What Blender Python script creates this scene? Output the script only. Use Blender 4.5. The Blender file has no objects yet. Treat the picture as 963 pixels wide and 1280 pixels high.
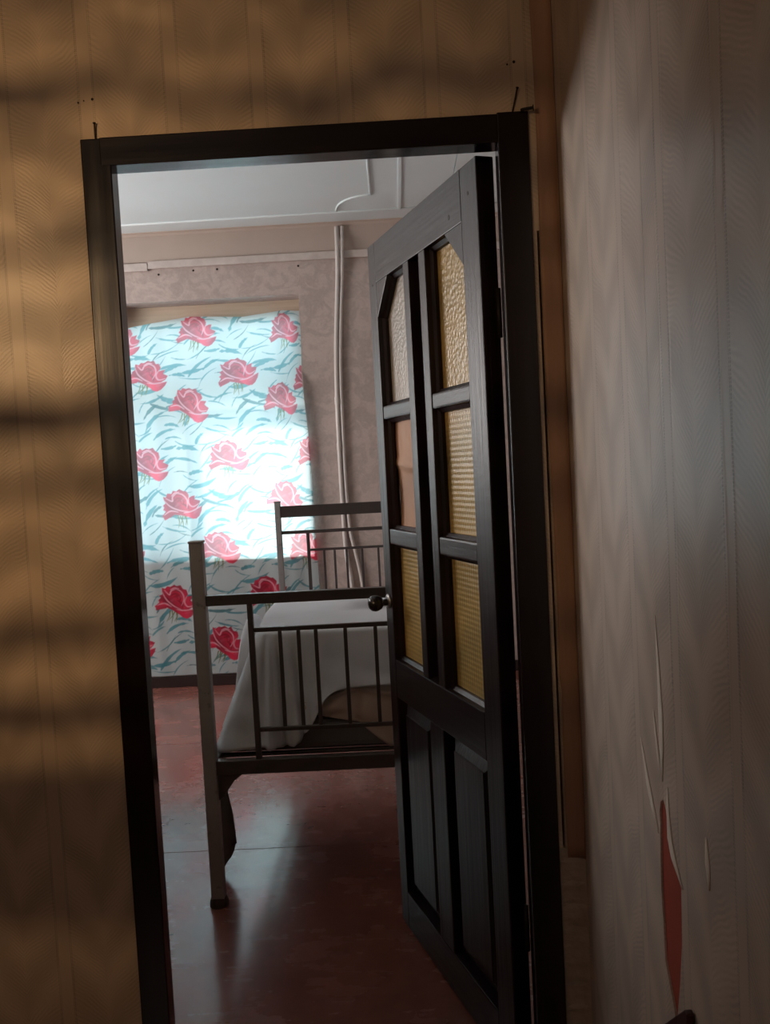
import bpy, bmesh, math, random
import numpy as np
from mathutils import Vector, Matrix
random.seed(7)
rng = np.random.default_rng(7)
S = bpy.context.scene
COL = S.collection

# ------------------------------------------------------------------ camera
f_px, W_px = 1076.1, 963.0
cam_d = bpy.data.cameras.new('camera')
cam_d.sensor_fit = 'HORIZONTAL'
cam_d.sensor_width = 36.0
cam_d.lens = f_px / W_px * 36.0
cam_d.clip_start = 0.02
cam = bpy.data.objects.new('camera', cam_d)
COL.objects.link(cam)
pitch, roll, yaw = 0.0539, -0.0528, 0.0179
fw = Vector((-math.sin(yaw) * math.cos(pitch), math.cos(yaw) * math.cos(pitch), -math.sin(pitch)))
rt0 = Vector((math.cos(yaw), math.sin(yaw), 0))
up0 = rt0.cross(fw)
rt = math.cos(roll) * rt0 + math.sin(roll) * up0
up = -math.sin(roll) * rt0 + math.cos(roll) * up0
M = Matrix((rt, up, -fw)).transposed().to_4x4()
M.translation = (0, -1.707, 1.35)
cam.matrix_world = M
S.camera = cam

# ------------------------------------------------------------------ view, world, lights
S.view_settings.view_transform = 'Standard'
S.view_settings.look = 'None'
S.view_settings.gamma = 1.0
S.view_settings.use_curve_mapping = False
S.view_settings.exposure = 0.0
S.cycles.use_denoising = True
S.cycles.max_bounces = 10
S.cycles.diffuse_bounces = 6
S.cycles.transparent_max_bounces = 12
S.cycles.caustics_reflective = False
S.cycles.caustics_refractive = False
S.cycles.sample_clamp_indirect = 6.0

w = bpy.data.worlds.new('overcast_sky')
S.world = w
w.use_nodes = True
bg = w.node_tree.nodes['Background']
bg.inputs['Color'].default_value = (0.66, 0.88, 1.0, 1)
bg.inputs['Strength'].default_value = 8.0

D = 3.752          # far wall of the bedroom
CEIL = 2.88
WIN1 = (-1.80, -0.568, 0.81, 2.452)     # x0, x1, z0, z1 of the curtained window opening
WIN2 = (-3.25, -2.15, 0.81, 2.30)       # second bedroom window, left of the view


def lamp(name, kind, loc, energy, color, target=None, **kw):
    ld = bpy.data.lights.new(name, kind)
    ld.energy = energy
    ld.color = color
    for k, v in kw.items():
        setattr(ld, k, v)
    o = bpy.data.objects.new(name, ld)
    COL.objects.link(o)
    o.location = loc
    if target is not None:
        d = Vector(target) - Vector(loc)
        o.rotation_euler = d.to_track_quat('-Z', 'Y').to_euler()
    return o


for k, wv in enumerate((WIN1, WIN2)):
    cx, cz = (wv[0] + wv[1]) / 2, (wv[2] + wv[3]) / 2
    p = lamp('sky_portal', 'AREA', (cx, D + 0.40, cz), 1, (1, 1, 1), (cx, D - 1, cz),
             shape='RECTANGLE', size=wv[1] - wv[0], size_y=wv[3] - wv[2])
    p.data.cycles.is_portal = True

# warm lamp of the near room, high up behind the camera to the left
LAMP = (-2.25, -3.30, 2.30)
lamp('warm_room_lamp', 'SPOT', LAMP, 175, (1.0, 0.62, 0.30), (-1.05, 0.0, 1.72),
     spot_size=math.radians(46), spot_blend=1.0, shadow_soft_size=0.04)
# hazy midday sun on the outside of the curtained window
sun = lamp('hazy_sun', 'SUN', (0, 9, 6), 12.0, (1.0, 0.97, 0.92))
sun.rotation_euler = (-Vector((-0.30, 1.0, 0.96))).to_track_quat('-Z', 'Y').to_euler()
sun.data.angle = math.radians(11)
# neutral fill lamp added at the bedroom's unseen left wall to brighten the room
lamp('side_fill_light', 'AREA', (-3.42, 2.35, 1.80), 88, (1.0, 0.92, 0.89), (0.0, 2.1, 1.35),
     shape='RECTANGLE', size=1.3, size_y=1.2)
# soft fill lamp added behind the camera to brighten the near room
lamp('near_fill_light', 'AREA', (-1.3, -3.3, 2.0), 4.0, (1.0, 0.83, 0.70), (-0.1, 0.0, 1.5),
     shape='RECTANGLE', size=1.0, size_y=1.2)


# ------------------------------------------------------------------ node helper
class V:
    def __init__(s, nt, sock): s.nt, s.s = nt, sock
    def _op(s, op, *a):
        n = s.nt.nodes.new('ShaderNodeMath'); n.operation = op
        for i, x in enumerate((s,) + a):
            if isinstance(x, V): s.nt.links.new(x.s, n.inputs[i])
            else: n.inputs[i].default_value = x
        return V(s.nt, n.outputs[0])
    def __add__(s, o): return s._op('ADD', o)
    def __sub__(s, o): return s._op('SUBTRACT', o)
    def __mul__(s, o): return s._op('MULTIPLY', o)
    def __truediv__(s, o): return s._op('DIVIDE', o)
    __radd__ = __add__
    __rmul__ = __mul__
    def sin(s): return s._op('SINE')
    def abs(s): return s._op('ABSOLUTE')
    def frac(s): return s._op('FRACT')
    def lt(s, o): return s._op('LESS_THAN', o)
    def gt(s, o): return s._op('GREATER_THAN', o)
    def pow(s, o): return s._op('POWER', o)
    def clamp(s):
        r = s._op('ADD', 0.0); r.s.node.use_clamp = True; return r
    def ramp(s, a, b):
        n = s.nt.nodes.new('ShaderNodeMapRange'); n.interpolation_type = 'SMOOTHSTEP'
        s.nt.links.new(s.s, n.inputs[0]); n.inputs[1].default_value = a; n.inputs[2].default_value = b
        return V(s.nt, n.outputs[0])


class Mat:
    def __init__(s, name):
        s.m = bpy.data.materials.new(name); s.m.use_nodes = True
        s.nt = s.m.node_tree
        s.p = s.nt.nodes['Principled BSDF']
        s.out = s.nt.nodes['Material Output']
        s._c = None
    def coord(s):
        if s._c is None:
            g = s.nt.nodes.new('ShaderNodeNewGeometry')
            x = s.nt.nodes.new('ShaderNodeSeparateXYZ')
            tc = s.nt.nodes.new('ShaderNodeTexCoord')
            s.obj = tc.outputs['Object']
            s.nt.links.new(tc.outputs['Object'], x.inputs[0])
            s._c = [V(s.nt, x.outputs[i]) for i in range(3)]
        return s._c
    def vec(s, x, y, z):
        n = s.nt.nodes.new('ShaderNodeCombineXYZ')
        for i, q in enumerate((x, y, z)):
            if isinstance(q, V): s.nt.links.new(q.s, n.inputs[i])
            else: n.inputs[i].default_value = q
        return n.outputs[0]
    def noise(s, scale, detail=3, vec=None, rough=0.55, dist=0.0):
        s.coord()
        n = s.nt.nodes.new('ShaderNodeTexNoise')
        n.inputs['Scale'].default_value = scale; n.inputs['Detail'].default_value = detail
        n.inputs['Roughness'].default_value = rough; n.inputs['Distortion'].default_value = dist
        s.nt.links.new(vec if vec is not None else s.obj, n.inputs['Vector'])
        return V(s.nt, n.outputs[0])
    def voro(s, scale, vec=None, feature='F1'):
        s.coord()
        n = s.nt.nodes.new('ShaderNodeTexVoronoi'); n.feature = feature
        n.inputs['Scale'].default_value = scale
        s.nt.links.new(vec if vec is not None else s.obj, n.inputs['Vector'])
        return V(s.nt, n.outputs['Distance'])
    def mix(s, fac, a, b):
        n = s.nt.nodes.new('ShaderNodeMix'); n.data_type = 'RGBA'
        if isinstance(fac, V): s.nt.links.new(fac.s, n.inputs[0])
        else: n.inputs[0].default_value = fac
        for i, q in ((6, a), (7, b)):
            if isinstance(q, tuple): n.inputs[i].default_value = (*q, 1)
            else: s.nt.links.new(q, n.inputs[i])
        return n.outputs[2]
    def scale(s, col, k):
        n = s.nt.nodes.new('ShaderNodeVectorMath'); n.operation = 'SCALE'
        if isinstance(col, tuple): n.inputs[0].default_value = col
        else: s.nt.links.new(col, n.inputs[0])
        s.nt.links.new(k.s, n.inputs['Scale'])
        return n.outputs[0]
    def set(s, name, v):
        i = s.p.inputs[name]
        if isinstance(v, V): s.nt.links.new(v.s, i)
        elif isinstance(v, tuple): i.default_value = (*v, 1) if len(v) == 3 else v
        elif isinstance(v, (int, float)): i.default_value = v
        else: s.nt.links.new(v, i)
        return s
    def bump(s, h, strength=0.3, dist=0.01, normal_to=None):
        n = s.nt.nodes.new('ShaderNodeBump')
        n.inputs['Strength'].default_value = strength; n.inputs['Distance'].default_value = dist
        s.nt.links.new(h.s, n.inputs['Height'])
        s.nt.links.new(n.outputs[0], s.p.inputs['Normal'])
        s.bumpn = n
        return s


def wallpaper(name, axis, x0, period, base, amp=1.0):
    m = Mat(name)
    c = m.coord()
    h, z = c[axis], c[2]
    nz = m.noise(5.0, 2)
    u = (h - x0) / period
    fr = u.frac()
    a = (fr - 0.5).abs() * 2.0                     # 0 at the column middle, 1 at the stripes
    cell = (u - fr)
    ph = z / 0.175 - a.pow(0.8) * 0.75 + nz * 1.3 + cell * 0.5
    broad = (ph * 6.2832).sin()
    fine_n = m.noise(26.0, 2)
    fine = ((z / 0.0085 - a.pow(0.75) * 8.5 + nz * 9.0 + fine_n * 1.5) * 6.2832).sin() * (fine_n.ramp(0.35, 0.6))
    dsl = ((fr + 0.5).frac() - 0.5).abs() * period  # metres from the stripe pair's middle
    line = (dsl - 0.0155).abs().lt(0.0009) + (dsl - 0.0125).abs().lt(0.0007)
    dash = ((z / 0.004).frac()).gt(0.35)
    line = (line * dash).clamp()
    inband = dsl.lt(0.0125)
    notband = inband * -1.0 + 1.0
    dirt = m.noise(2.1, 5)
    k = broad * (0.10 * amp) * notband + fine * (0.085 * amp) * notband + inband * (0.05) + (dirt - 0.5) * 0.25 + 1.0 - line * 0.32
    m.set('Base Color', m.scale(base, k))
    m.set('Roughness', 0.35)
    m.set('Specular IOR Level', 0.45)
    hb = fine * 0.22 * notband + broad * 0.8 * notband - line * 0.8
    m.bump(hb, 0.10, 0.002)
    return m.m


WP_FRONT = wallpaper('wallpaper_feather_front', 0, -0.401, 0.168, (0.55, 0.425, 0.305))
WP_RIGHT = wallpaper('wallpaper_feather_right', 1, -0.635, 0.190, (0.55, 0.46, 0.385))

m = Mat('wallpaper_damask'); n1 = m.noise(11, 4, dist=1.2); n2 = m.noise(60, 3); n3 = m.noise(2.0, 3)
m.set('Base Color', m.scale((0.46, 0.385, 0.355), (n1.ramp(0.42, 0.6) - 0.5) * 0.16 + (n2 - 0.5) * 0.28 + (n3 - 0.5) * 0.3 + 1.0))
m.set('Roughness', 0.65).bump(n1 + n2 * 0.5, 0.2, 0.004); DAMASK = m.m

m = Mat('border_paper'); n3 = m.noise(3.0, 3)
m.set('Base Color', m.scale((0.47, 0.385, 0.335), (n3 - 0.5) * 0.3 + 1.0)).set('Roughness', 0.6); BORDER = m.m

m = Mat('plaster_red_paint'); n1 = m.noise(9, 4)
m.set('Base Color', m.scale((0.36, 0.058, 0.030), (n1 - 0.5) * 0.5 + 1.0)).set('Roughness', 0.6); REDWALL = m.m

m = Mat('rough_plaster'); n1 = m.noise(40, 5)
m.set('Base Color', m.scale((0.42, 0.34, 0.27), (n1 - 0.5) * 0.7 + 1.0)).set('Roughness', 0.9).bump(n1, 0.6, 0.006); PLASTER = m.m

m = Mat('paper_backing'); n1 = m.noise(30, 3)
m.set('Base Color', m.scale((0.82, 0.75, 0.66), (n1 - 0.5) * 0.3 + 1.0)).set('Roughness', 0.8); BACKING = m.m

m = Mat('stained_paper'); c = m.coord(); n1 = m.noise(1.0, 4, m.vec(c[0] * 30, c[1] * 30, c[2] * 2.5))
m.set('Base Color', m.scale((0.34, 0.19, 0.115), (n1 - 0.5) * 0.7 + 1.0)).set('Roughness', 0.6); STAINED = m.m


def dark_wood(name, base, rough, axis=2, k=0.5, coat=0.0, spec=0.5):
    m = Mat(name); c = m.coord()
    sc = [55.0, 55.0, 55.0]; sc[axis] = 2.2
    gv = m.vec(c[0] * sc[0], c[1] * sc[1], c[2] * sc[2])
    g = m.noise(1.0, 4, gv); g2 = m.noise(14.0, 4)
    m.set('Base Color', m.scale(base, (g - 0.5) * 1.2 * k + (g2 - 0.5) * 0.9 * k + 1.0))
    m.set('Roughness', g * 0.22 + (rough - 0.11))
    m.set('Coat Weight', coat).set('Coat Roughness', 0.22).set('Specular IOR Level', spec)
    m.bump(g + g2 * 0.35, 0.35 * k / 0.5 if k >= 0.5 else 0.10, 0.0025)
    return m.m


WOOD_V = dark_wood('dark_varnished_wood', (0.0115, 0.0052, 0.0058), 0.36, 2, 0.7, 0.0, 0.30)
WOOD_H = dark_wood('dark_varnished_wood_across', (0.0115, 0.0052, 0.0058), 0.36, 0, 0.7, 0.0, 0.30)
FRAME_V = dark_wood('dark_frame_varnish', (0.0085, 0.0035, 0.0036), 0.22, 2, 0.3, 0.0)
FRAME_H = dark_wood('dark_frame_varnish_across', (0.0085, 0.0035, 0.0036), 0.22, 0, 0.3, 0.0)
BASEB = dark_wood('dark_baseboard_paint', (0.022, 0.012, 0.011), 0.45, 0)
MAROON = dark_wood('maroon_painted_board', (0.035, 0.007, 0.007), 0.5, 2, 0.3, 0.1)

m = Mat('window_head_paint'); c = m.coord(); n1 = m.noise(1.0, 4, m.vec(c[0] * 3, c[1] * 40, c[2] * 40)); n2 = m.voro(7.0)
m.set('Base Color', m.mix(n2.lt(0.085), m.scale((0.50, 0.405, 0.31), (n1 - 0.5) * 0.5 + 1.0), (0.03, 0.02, 0.015)))
m.set('Roughness', 0.5).bump(n1, 0.3, 0.003); WINWOOD = m.m

m = Mat('white_gloss_board'); c = m.coord(); n1 = m.noise(18, 4)
m.set('Base Color', m.scale((0.56, 0.50, 0.47), (n1 - 0.5) * 0.45 + 1.0)).set('Roughness', 0.28).bump(n1, 0.15, 0.003); GLOSSW = m.m

m = Mat('ceiling_paint'); n1 = m.noise(1.5, 3)
m.set('Base Color', m.scale((0.69, 0.77, 0.79), (n1 - 0.5) * 0.12 + 1.0)).set('Roughness', 0.5); CEILM = m.m

m = Mat('red_brown_floor_paint'); c = m.coord()
n1 = m.noise(5.5, 5); n2 = m.noise(26, 4); n3 = m.noise(1.0, 4, m.vec(c[0] * 4, c[1] * 30, c[2]))
chip = m.noise(9.0, 3).ramp(0.69, 0.73) * n2.ramp(0.5, 0.6)
m.set('Base Color', m.mix(chip, m.scale((0.200, 0.072, 0.055), (n1 - 0.5) * 0.9 + (n2 - 0.5) * 0.4 + 1.0), (0.018, 0.010, 0.009)))
m.set('Roughness', (n1 - 0.5) * 0.22 + (n3 - 0.5) * 0.10 + 0.26)
m.set('Coat Weight', 0.6).set('Coat Roughness', 0.13)
m.bump(n1 * 0.6 + n2 * 0.25 + n3 * 0.5, 0.14, 0.005); FLOORM = m.m


def metal_paint(name, col, rough=0.42, wear=0.35):
    m = Mat(name); n1 = m.noise(35, 4); n2 = m.noise(8, 4)
    k = n1.ramp(0.62, 0.70) * wear
    m.set('Base Color', m.mix(k, m.scale(col, (n2 - 0.5) * 0.5 + 1.0), (0.04, 0.028, 0.022)))
    m.set('Roughness', n1 * 0.2 + rough - 0.1).set('Metallic', 0.35).bump(n1, 0.15, 0.002)
    return m.m


BEDPOST = metal_paint('silver_bed_paint', (0.36, 0.355, 0.355))
BEDRAIL = metal_paint('worn_backlit_bed_paint', (0.085, 0.072, 0.068), 0.36)  # same silver paint, with the backlit rails' shade put into the colour
IRON = metal_paint('rusty_nail_iron', (0.018, 0.012, 0.010), 0.6)

m = Mat('black_knob_paint'); n1 = m.noise(50, 3)
m.set('Base Color', (0.010, 0.008, 0.008)).set('Roughness', n1 * 0.2 + 0.12); KNOB = m.m
m = Mat('worn_knob_metal'); n1 = m.noise(70, 3)
m.set('Base Color', (0.38, 0.36, 0.35)).set('Metallic', 0.9).set('Roughness', n1 * 0.3 + 0.2); KNOBM = m.m
m = Mat('rubber'); n1 = m.noise(50, 3); m.set('Base Color', m.scale((0.05, 0.03, 0.025), n1 + 0.5)).set('Roughness', 0.8); RUBBER = m.m

m = Mat('white_conduit_plastic'); n1 = m.noise(6, 4)
m.set('Base Color', m.scale((0.62, 0.585, 0.56), (n1 - 0.5) * 0.3 + 1.0)).set('Roughness', 0.4); PIPEM = m.m


def pressed_glass(name, col, pat):
    m = Mat(name); c = m.coord()
    if pat == 'frost':
        hgt = m.voro(95.0)
    elif pat == 'diamond':
        a = ((c[0] + c[2]) * 260.0).sin(); b = ((c[0] - c[2]) * 260.0).sin(); hgt = a * b
    else:
        r = ((c[2] / 0.013) - ((c[2] / 0.013).frac())) * 0.5
        hgt = (((c[0] / 0.013 + r).frac() - 0.5).abs() * 2.0) + (((c[2] / 0.013).frac() - 0.5).abs() * 2.0)
    g = m.noise(30, 2)
    m.set('Base Color', m.scale(col, (g - 0.5) * 0.3 + (hgt - 0.5) * 0.16 + 1.0))
    m.set('Transmission Weight', 0.45).set('Roughness', 0.33).set('IOR', 1.35)
    m.bump(hgt, 0.22 if pat != 'frost' else 0.55, 0.003)
    return m.m


AMBER = pressed_glass('amber_pressed_glass', (0.66, 0.47, 0.17), 'knit')
AMBER_D = pressed_glass('amber_diamond_glass', (0.66, 0.47, 0.17), 'diamond')
FROST = pressed_glass('clear_hammered_glass', (0.66, 0.63, 0.58), 'frost')
AMBER_F = pressed_glass('amber_hammered_glass', (0.66, 0.47, 0.17), 'frost')

m = Mat('brown_cardboard'); n1 = m.noise(9, 3)
m.set('Base Color', m.scale((0.42, 0.25, 0.165), (n1 - 0.5) * 0.35 + 1.0)).set('Roughness', 0.7); CARD = m.m


def cloth(name, col, trans=0.25, bump=0.25):
    m = Mat(name); c = m.coord(); n1 = m.noise(7, 4); n2 = m.noise(300, 2)
    m.set('Base Color', m.scale(col, (n1 - 0.5) * 0.18 + (n2 - 0.5) * 0.12 + 1.0)).set('Roughness', 0.85)
    m.set('Specular IOR Level', 0.15)
    m.bump(n1 + n2 * 0.1, bump, 0.01)
    if trans > 0:
        t = m.nt.nodes.new('ShaderNodeBsdfTranslucent'); t.inputs['Color'].default_value = (*col, 1)
        x = m.nt.nodes.new('ShaderNodeMixShader'); x.inputs[0].default_value = trans
        m.nt.links.new(m.p.outputs[0], x.inputs[1]); m.nt.links.new(t.outputs[0], x.inputs[2])
        m.nt.links.new(x.outputs[0], m.out.inputs[0])
    return m.m


SHEET = cloth('white_bed_sheet', (0.70, 0.725, 0.77), 0.15)
SHEET2 = cloth('beige_under_sheet', (0.60, 0.51, 0.45), 0.0)
GREYC = cloth('grey_mattress_ticking', (0.16, 0.155, 0.16), 0.0)
HANGC = cloth('grey_hanging_cloth', (0.14, 0.125, 0.125), 0.1)

m = Mat('window_glass')
tr = m.nt.nodes.new('ShaderNodeBsdfTransparent'); gl = m.nt.nodes.new('ShaderNodeBsdfGlossy'); gl.inputs['Roughness'].default_value = 0.02
fr_ = m.nt.nodes.new('ShaderNodeFresnel'); fr_.inputs[0].default_value = 1.3
tr.inputs[0].default_value = (0.93, 0.97, 0.97, 1)
x_ = m.nt.nodes.new('ShaderNodeMixShader')
m.nt.links.new(fr_.outputs[0], x_.inputs[0]); m.nt.links.new(tr.outputs[0], x_.inputs[1]); m.nt.links.new(gl.outputs[0], x_.inputs[2])
m.nt.links.new(x_.outputs[0], m.out.inputs[0]); GLASS = m.m

m = Mat('outdoor_concrete'); n1 = m.noise(3, 4)
m.set('Base Color', m.scale((0.5, 0.49, 0.46), (n1 - 0.5) * 0.4 + 1.0)).set('Roughness', 0.9); OUTC = m.m

# curtain: the print is a colour attribute; the dye shows fully on the face and only half in transmission
m = Mat('printed_curtain_cotton')
at = m.nt.nodes.new('ShaderNodeAttribute'); at.attribute_name = 'print'
df = m.nt.nodes.new('ShaderNodeBsdfDiffuse'); tl = m.nt.nodes.new('ShaderNodeBsdfTranslucent')
wv = m.noise(420, 2)
fac = m.scale(at.outputs['Color'], (wv - 0.5) * 0.10 + 1.0)
m.nt.links.new(fac, df.inputs[0])
half = m.mix(0.32, at.outputs['Color'], (0.82, 0.95, 0.98))
m.nt.links.new(half, tl.inputs[0])
xs = m.nt.nodes.new('ShaderNodeMixShader'); xs.inputs[0].default_value = 0.48
m.nt.links.new(df.outputs[0], xs.inputs[1]); m.nt.links.new(tl.outputs[0], xs.inputs[2])
m.nt.links.new(xs.outputs[0], m.out.inputs[0]); CURTAIN = m.m
CURTAIN2 = cloth('plain_curtain_cotton', (0.75, 0.82, 0.84), 0.5)


# ------------------------------------------------------------------ geometry helpers
class MB:
    def __init__(s): s.b = bmesh.new()
    def box(s, x0, x1, y0, y1, z0, z1):
        vs = [s.b.verts.new((x, y, z)) for x in (x0, x1) for y in (y0, y1) for z in (z0, z1)]
        for f in ((0, 1, 3, 2), (4, 6, 7, 5), (0, 4, 5, 1), (2, 3, 7, 6), (0, 2, 6, 4), (1, 5, 7, 3)):
            s.b.faces.new([vs[i] for i in f])
        return s
    def prism(s, poly, fn, a, b):
        """poly of 2-D points swept from a to b; fn(p, q, t) -> 3-D point"""
        A = [s.b.verts.new(fn(p, q, a)) for p, q in poly]
        B = [s.b.verts.new(fn(p, q, b)) for p, q in poly]
        n = len(poly)
        s.b.faces.new(A); s.b.faces.new(B[::-1])
        for i in range(n):
            s.b.faces.new((A[i], B[i], B[(i + 1) % n], A[(i + 1) % n]))
        return s
    def grid(s, P, close_u=False):
        P = np.asarray(P)
        nu, nv = P.shape[:2]
        vs = [[s.b.verts.new(tuple(P[i, j])) for j in range(nv)] for i in range(nu)]
        for i in range(nu if close_u else nu - 1):
            for j in range(nv - 1):
                s.b.faces.new((vs[i][j], vs[(i + 1) % nu][j], vs[(i + 1) % nu][j + 1], vs[i][j + 1]))
        return s
    def tube(s, pts, r, n=10, cap=True):
        pts = [Vector(p) for p in pts]
        rr = r if isinstance(r, (list, tuple)) else [r] * len(pts)
        rings = []
        ref = None
        for i, p in enumerate(pts):
            t = (pts[min(i + 1, len(pts) - 1)] - pts[max(i - 1, 0)]).normalized()
            if ref is None:
                ref = Vector((1, 0, 0)) if abs(t.x) < 0.9 else Vector((0, 1, 0))
            a = (ref - t * ref.dot(t)).normalized(); b = t.cross(a); ref = a
            rings.append([s.b.verts.new(p + rr[i] * (math.cos(q) * a + math.sin(q) * b)) for q in [2 * math.pi * k / n for k in range(n)]])
        for i in range(len(rings) - 1):
            for k in range(n):
                s.b.faces.new((rings[i][k], rings[i][(k + 1) % n], rings[i + 1][(k + 1) % n], rings[i + 1][k]))
        if cap:
            s.b.faces.new(rings[0][::-1]); s.b.faces.new(rings[-1])
        return s
    def lathe(s, prof, origin, axis, n=24):
        ax = Vector(axis).normalized()
        ref = Vector((0, 0, 1)) if abs(ax.z) < 0.9 else Vector((1, 0, 0))
        a = (ref - ax * ref.dot(ax)).normalized(); b = ax.cross(a)
        o = Vector(origin)
        rings = [[s.b.verts.new(o + ax * h + r * (math.cos(2 * math.pi * k / n) * a + math.sin(2 * math.pi * k / n) * b)) for k in range(n)] for r, h in prof]
        for i in range(len(rings) - 1):
            for k in range(n):
                s.b.faces.new((rings[i][k], rings[i][(k + 1) % n], rings[i + 1][(k + 1) % n], rings[i + 1][k]))
        s.b.faces.new(rings[0][::-1]); s.b.faces.new(rings[-1])
        return s
    def build(s, name, mat, parent=None, bevel=0.0, smooth=False, seg=2):
        bmesh.ops.remove_doubles(s.b, verts=s.b.verts, dist=1e-6)
        bmesh.ops.recalc_face_normals(s.b, faces=s.b.faces)
        if bevel > 0:
            es = [e for e in s.b.edges if len(e.link_faces) == 2 and e.calc_face_angle(0) > 0.5]
            bmesh.ops.bevel(s.b, geom=es, offset=bevel, segments=seg, profile=0.6, affect='EDGES', clamp_overlap=True)
        me = bpy.data.meshes.new(name)
        s.b.to_mesh(me); s.b.free()
        if smooth:
            me.polygons.foreach_set('use_smooth', [True] * len(me.polygons))
        me.materials.append(mat)
        o = bpy.data.objects.new(name, me)
        COL.objects.link(o)
        if parent is not None: o.parent = parent
        return o


def tag(o, label=None, cat=None, group=None, kind=None):
    if label: o['label'] = label
    if cat: o['category'] = cat
    if group: o['group'] = group
    if kind: o['kind'] = kind
    return o


def empty(name, loc=(0, 0, 0), rz=0.0):
    o = bpy.data.objects.new(name, None)
    COL.objects.link(o)
    o.location = loc; o.rotation_euler = (0, 0, rz); o.empty_display_size = 0.05
    return o


def box(name, mat, parent, x0, x1, y0, y1, z0, z1, bevel=0.0):
    return MB().box(x0, x1, y0, y1, z0, z1).build(name, mat, parent, bevel)


# ------------------------------------------------------------------ near room shell
T = 0.09                                     # thickness of the dividing wall
FL, FR, FT = -0.585, 0.285, 2.013            # outer edges of the door frame
XR = 0.335                                   # near room's right wall
NB, NL = -3.5, -2.5                          # near room's back and left walls
FARL, FARR = -3.5, 1.35

b = MB()
b.box(FARL, FL, 0.0, T, 0, CEIL); b.box(FL, FR, 0.0, T, FT, CEIL); b.box(FR, 0.2935, 0.0, 0.03, 0.56, 1.79); b.box(0.2985, FARR, 0.0, 0.03, 0.56, 1.79); b.box(FR, FARR, 0.03, T, 0.56, 1.79); b.box(FR, FARR, 0, T, 0, 0.56); b.box(FR, FARR, 0, T, 1.79, CEIL)
o = b.build('wall_front', WP_FRONT)
tag(o, 'wall around the doorway papered in golden feather pattern', 'wall', kind='structure')
# small nail holes left in the paper
for (hx, hz, r) in ((-0.585, 2.085, .0016), (-0.574, 2.088, .0012), (-0.557, 2.090, .0022), (0.263, 2.112, .0024), (0.250, 2.108, .0016)):
    MB().lathe([(r, 0.0), (r * 1.25, 0.0012), (r * 0.4, 0.0016)], (hx, 0.0004, hz), (0, -1, 0), 8).build('nail_hole', IRON, o)

wr = box('wall_right', REDWALL, None, XR + 0.003, XR + 0.10, NB, -0.0, 0, CEIL)
tag(wr, 'right wall under grey feather wallpaper torn near the floor', 'wall', kind='structure')


def paper_strip(edgeA, edgeB, x=XR, th=0.003):
    """strip of wallpaper between two vertical edges given as (y, z) lists"""
    zs = sorted({round(z, 4) for _, z in edgeA} | {round(z, 4) for _, z in edgeB})
    ya = np.interp(zs, [z for _, z in edgeA], [y for y, _ in edgeA])
    yb = np.interp(zs, [z for _, z in edgeB], [y for y, _ in edgeB])
    bm = MB()
    for k in range(len(zs) - 1):
        P = [(ya[k], zs[k]), (yb[k], zs[k]), (yb[k + 1], zs[k + 1]), (ya[k + 1], zs[k + 1])]
        bm.prism(P, lambda p, q_, t: (t, p, q_), x, x + th)
    return bm


tl_ = [(-0.588, 0), (-0.588, 0.575), (-0.575, 0.60), (-0.5425, 0.645), (-0.541, 0.69), (-0.536, 0.744), (-0.5375, 0.79), (-0.540, 0.825), (-0.5425, 0.838), (-0.541, 0.856), (-0.548, 0.872), (-0.560, 0.880), (-0.560, 1.3), (-0.5585, 1.6), (-0.562, CEIL)]
tr_ = [(-0.5885, 0), (-0.5885, 0.575), (-0.592, 0.603), (-0.606, 0.65), (-0.620, 0.712), (-0.623, 0.76), (-0.625, 0.795), (-0.605, 0.810), (-0.584, 0.823), (-0.577, 0.845), (-0.570, 0.870), (-0.5605, 0.880), (-0.5605, 1.3), (-0.5595, 1.6), (-0.5625, CEIL)]
paper_strip([(0.0, 0), (0.0, CEIL)], tl_).build('wallpaper_strip', WP_RIGHT, wr)
paper_strip(tr_, [(NB, 0), (NB, CEIL)]).build('wallpaper_strip', WP_RIGHT, wr)


def flap(pts, wid, curl, mat=BACKING):
    """torn paper sliver along (y, z) points that curls off the wall"""
    P = []
    for k, ((y, z), wd) in enumerate(zip(pts, wid)):
        row = []
        for t in np.linspace(0, 1, 6):
            row.append((XR - 0.0006 - 0.45 * curl * math.sin(t * 2.2) * (wd / max(wid)), y + 1.5 * wd * (t - 0.5), z))
        P.append(row)
    f = MB().grid(P).build('torn_paper_flap', mat, wr, smooth=True)
    md = f.modifiers.new('thickness', 'SOLIDIFY'); md.thickness = 0.0005; md.offset = 0
    return f


flap([(-0.461, 0.935), (-0.478, 0.905), (-0.497, 0.872), (-0.515, 0.848), (-0.534, 0.822)], [.001, .006, .011, .010, .003], 0.004)
flap([(-0.583, 0.905), (-0.583, 0.87), (-0.589, 0.836), (-0.603, 0.815), (-0.632, 0.792)], [.002, .006, .011, .012, .004], 0.005)
flap([(-0.531, 0.995), (-0.539, 0.965), (-0.548, 0.935), (-0.556, 0.910)], [.001, .004, .005, .002], 0.003)
flap([(-0.553, 1.13), (-0.562, 1.06), (-0.566, 1.0), (-0.564, 0.95), (-0.560, 0.905)], [.001, .006, .011, .009, .003], 0.003)
flap([(-0.726, 0.90), (-0.729, 0.87), (-0.731, 0.84)], [.002, .008, .002], 0.003)

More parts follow.
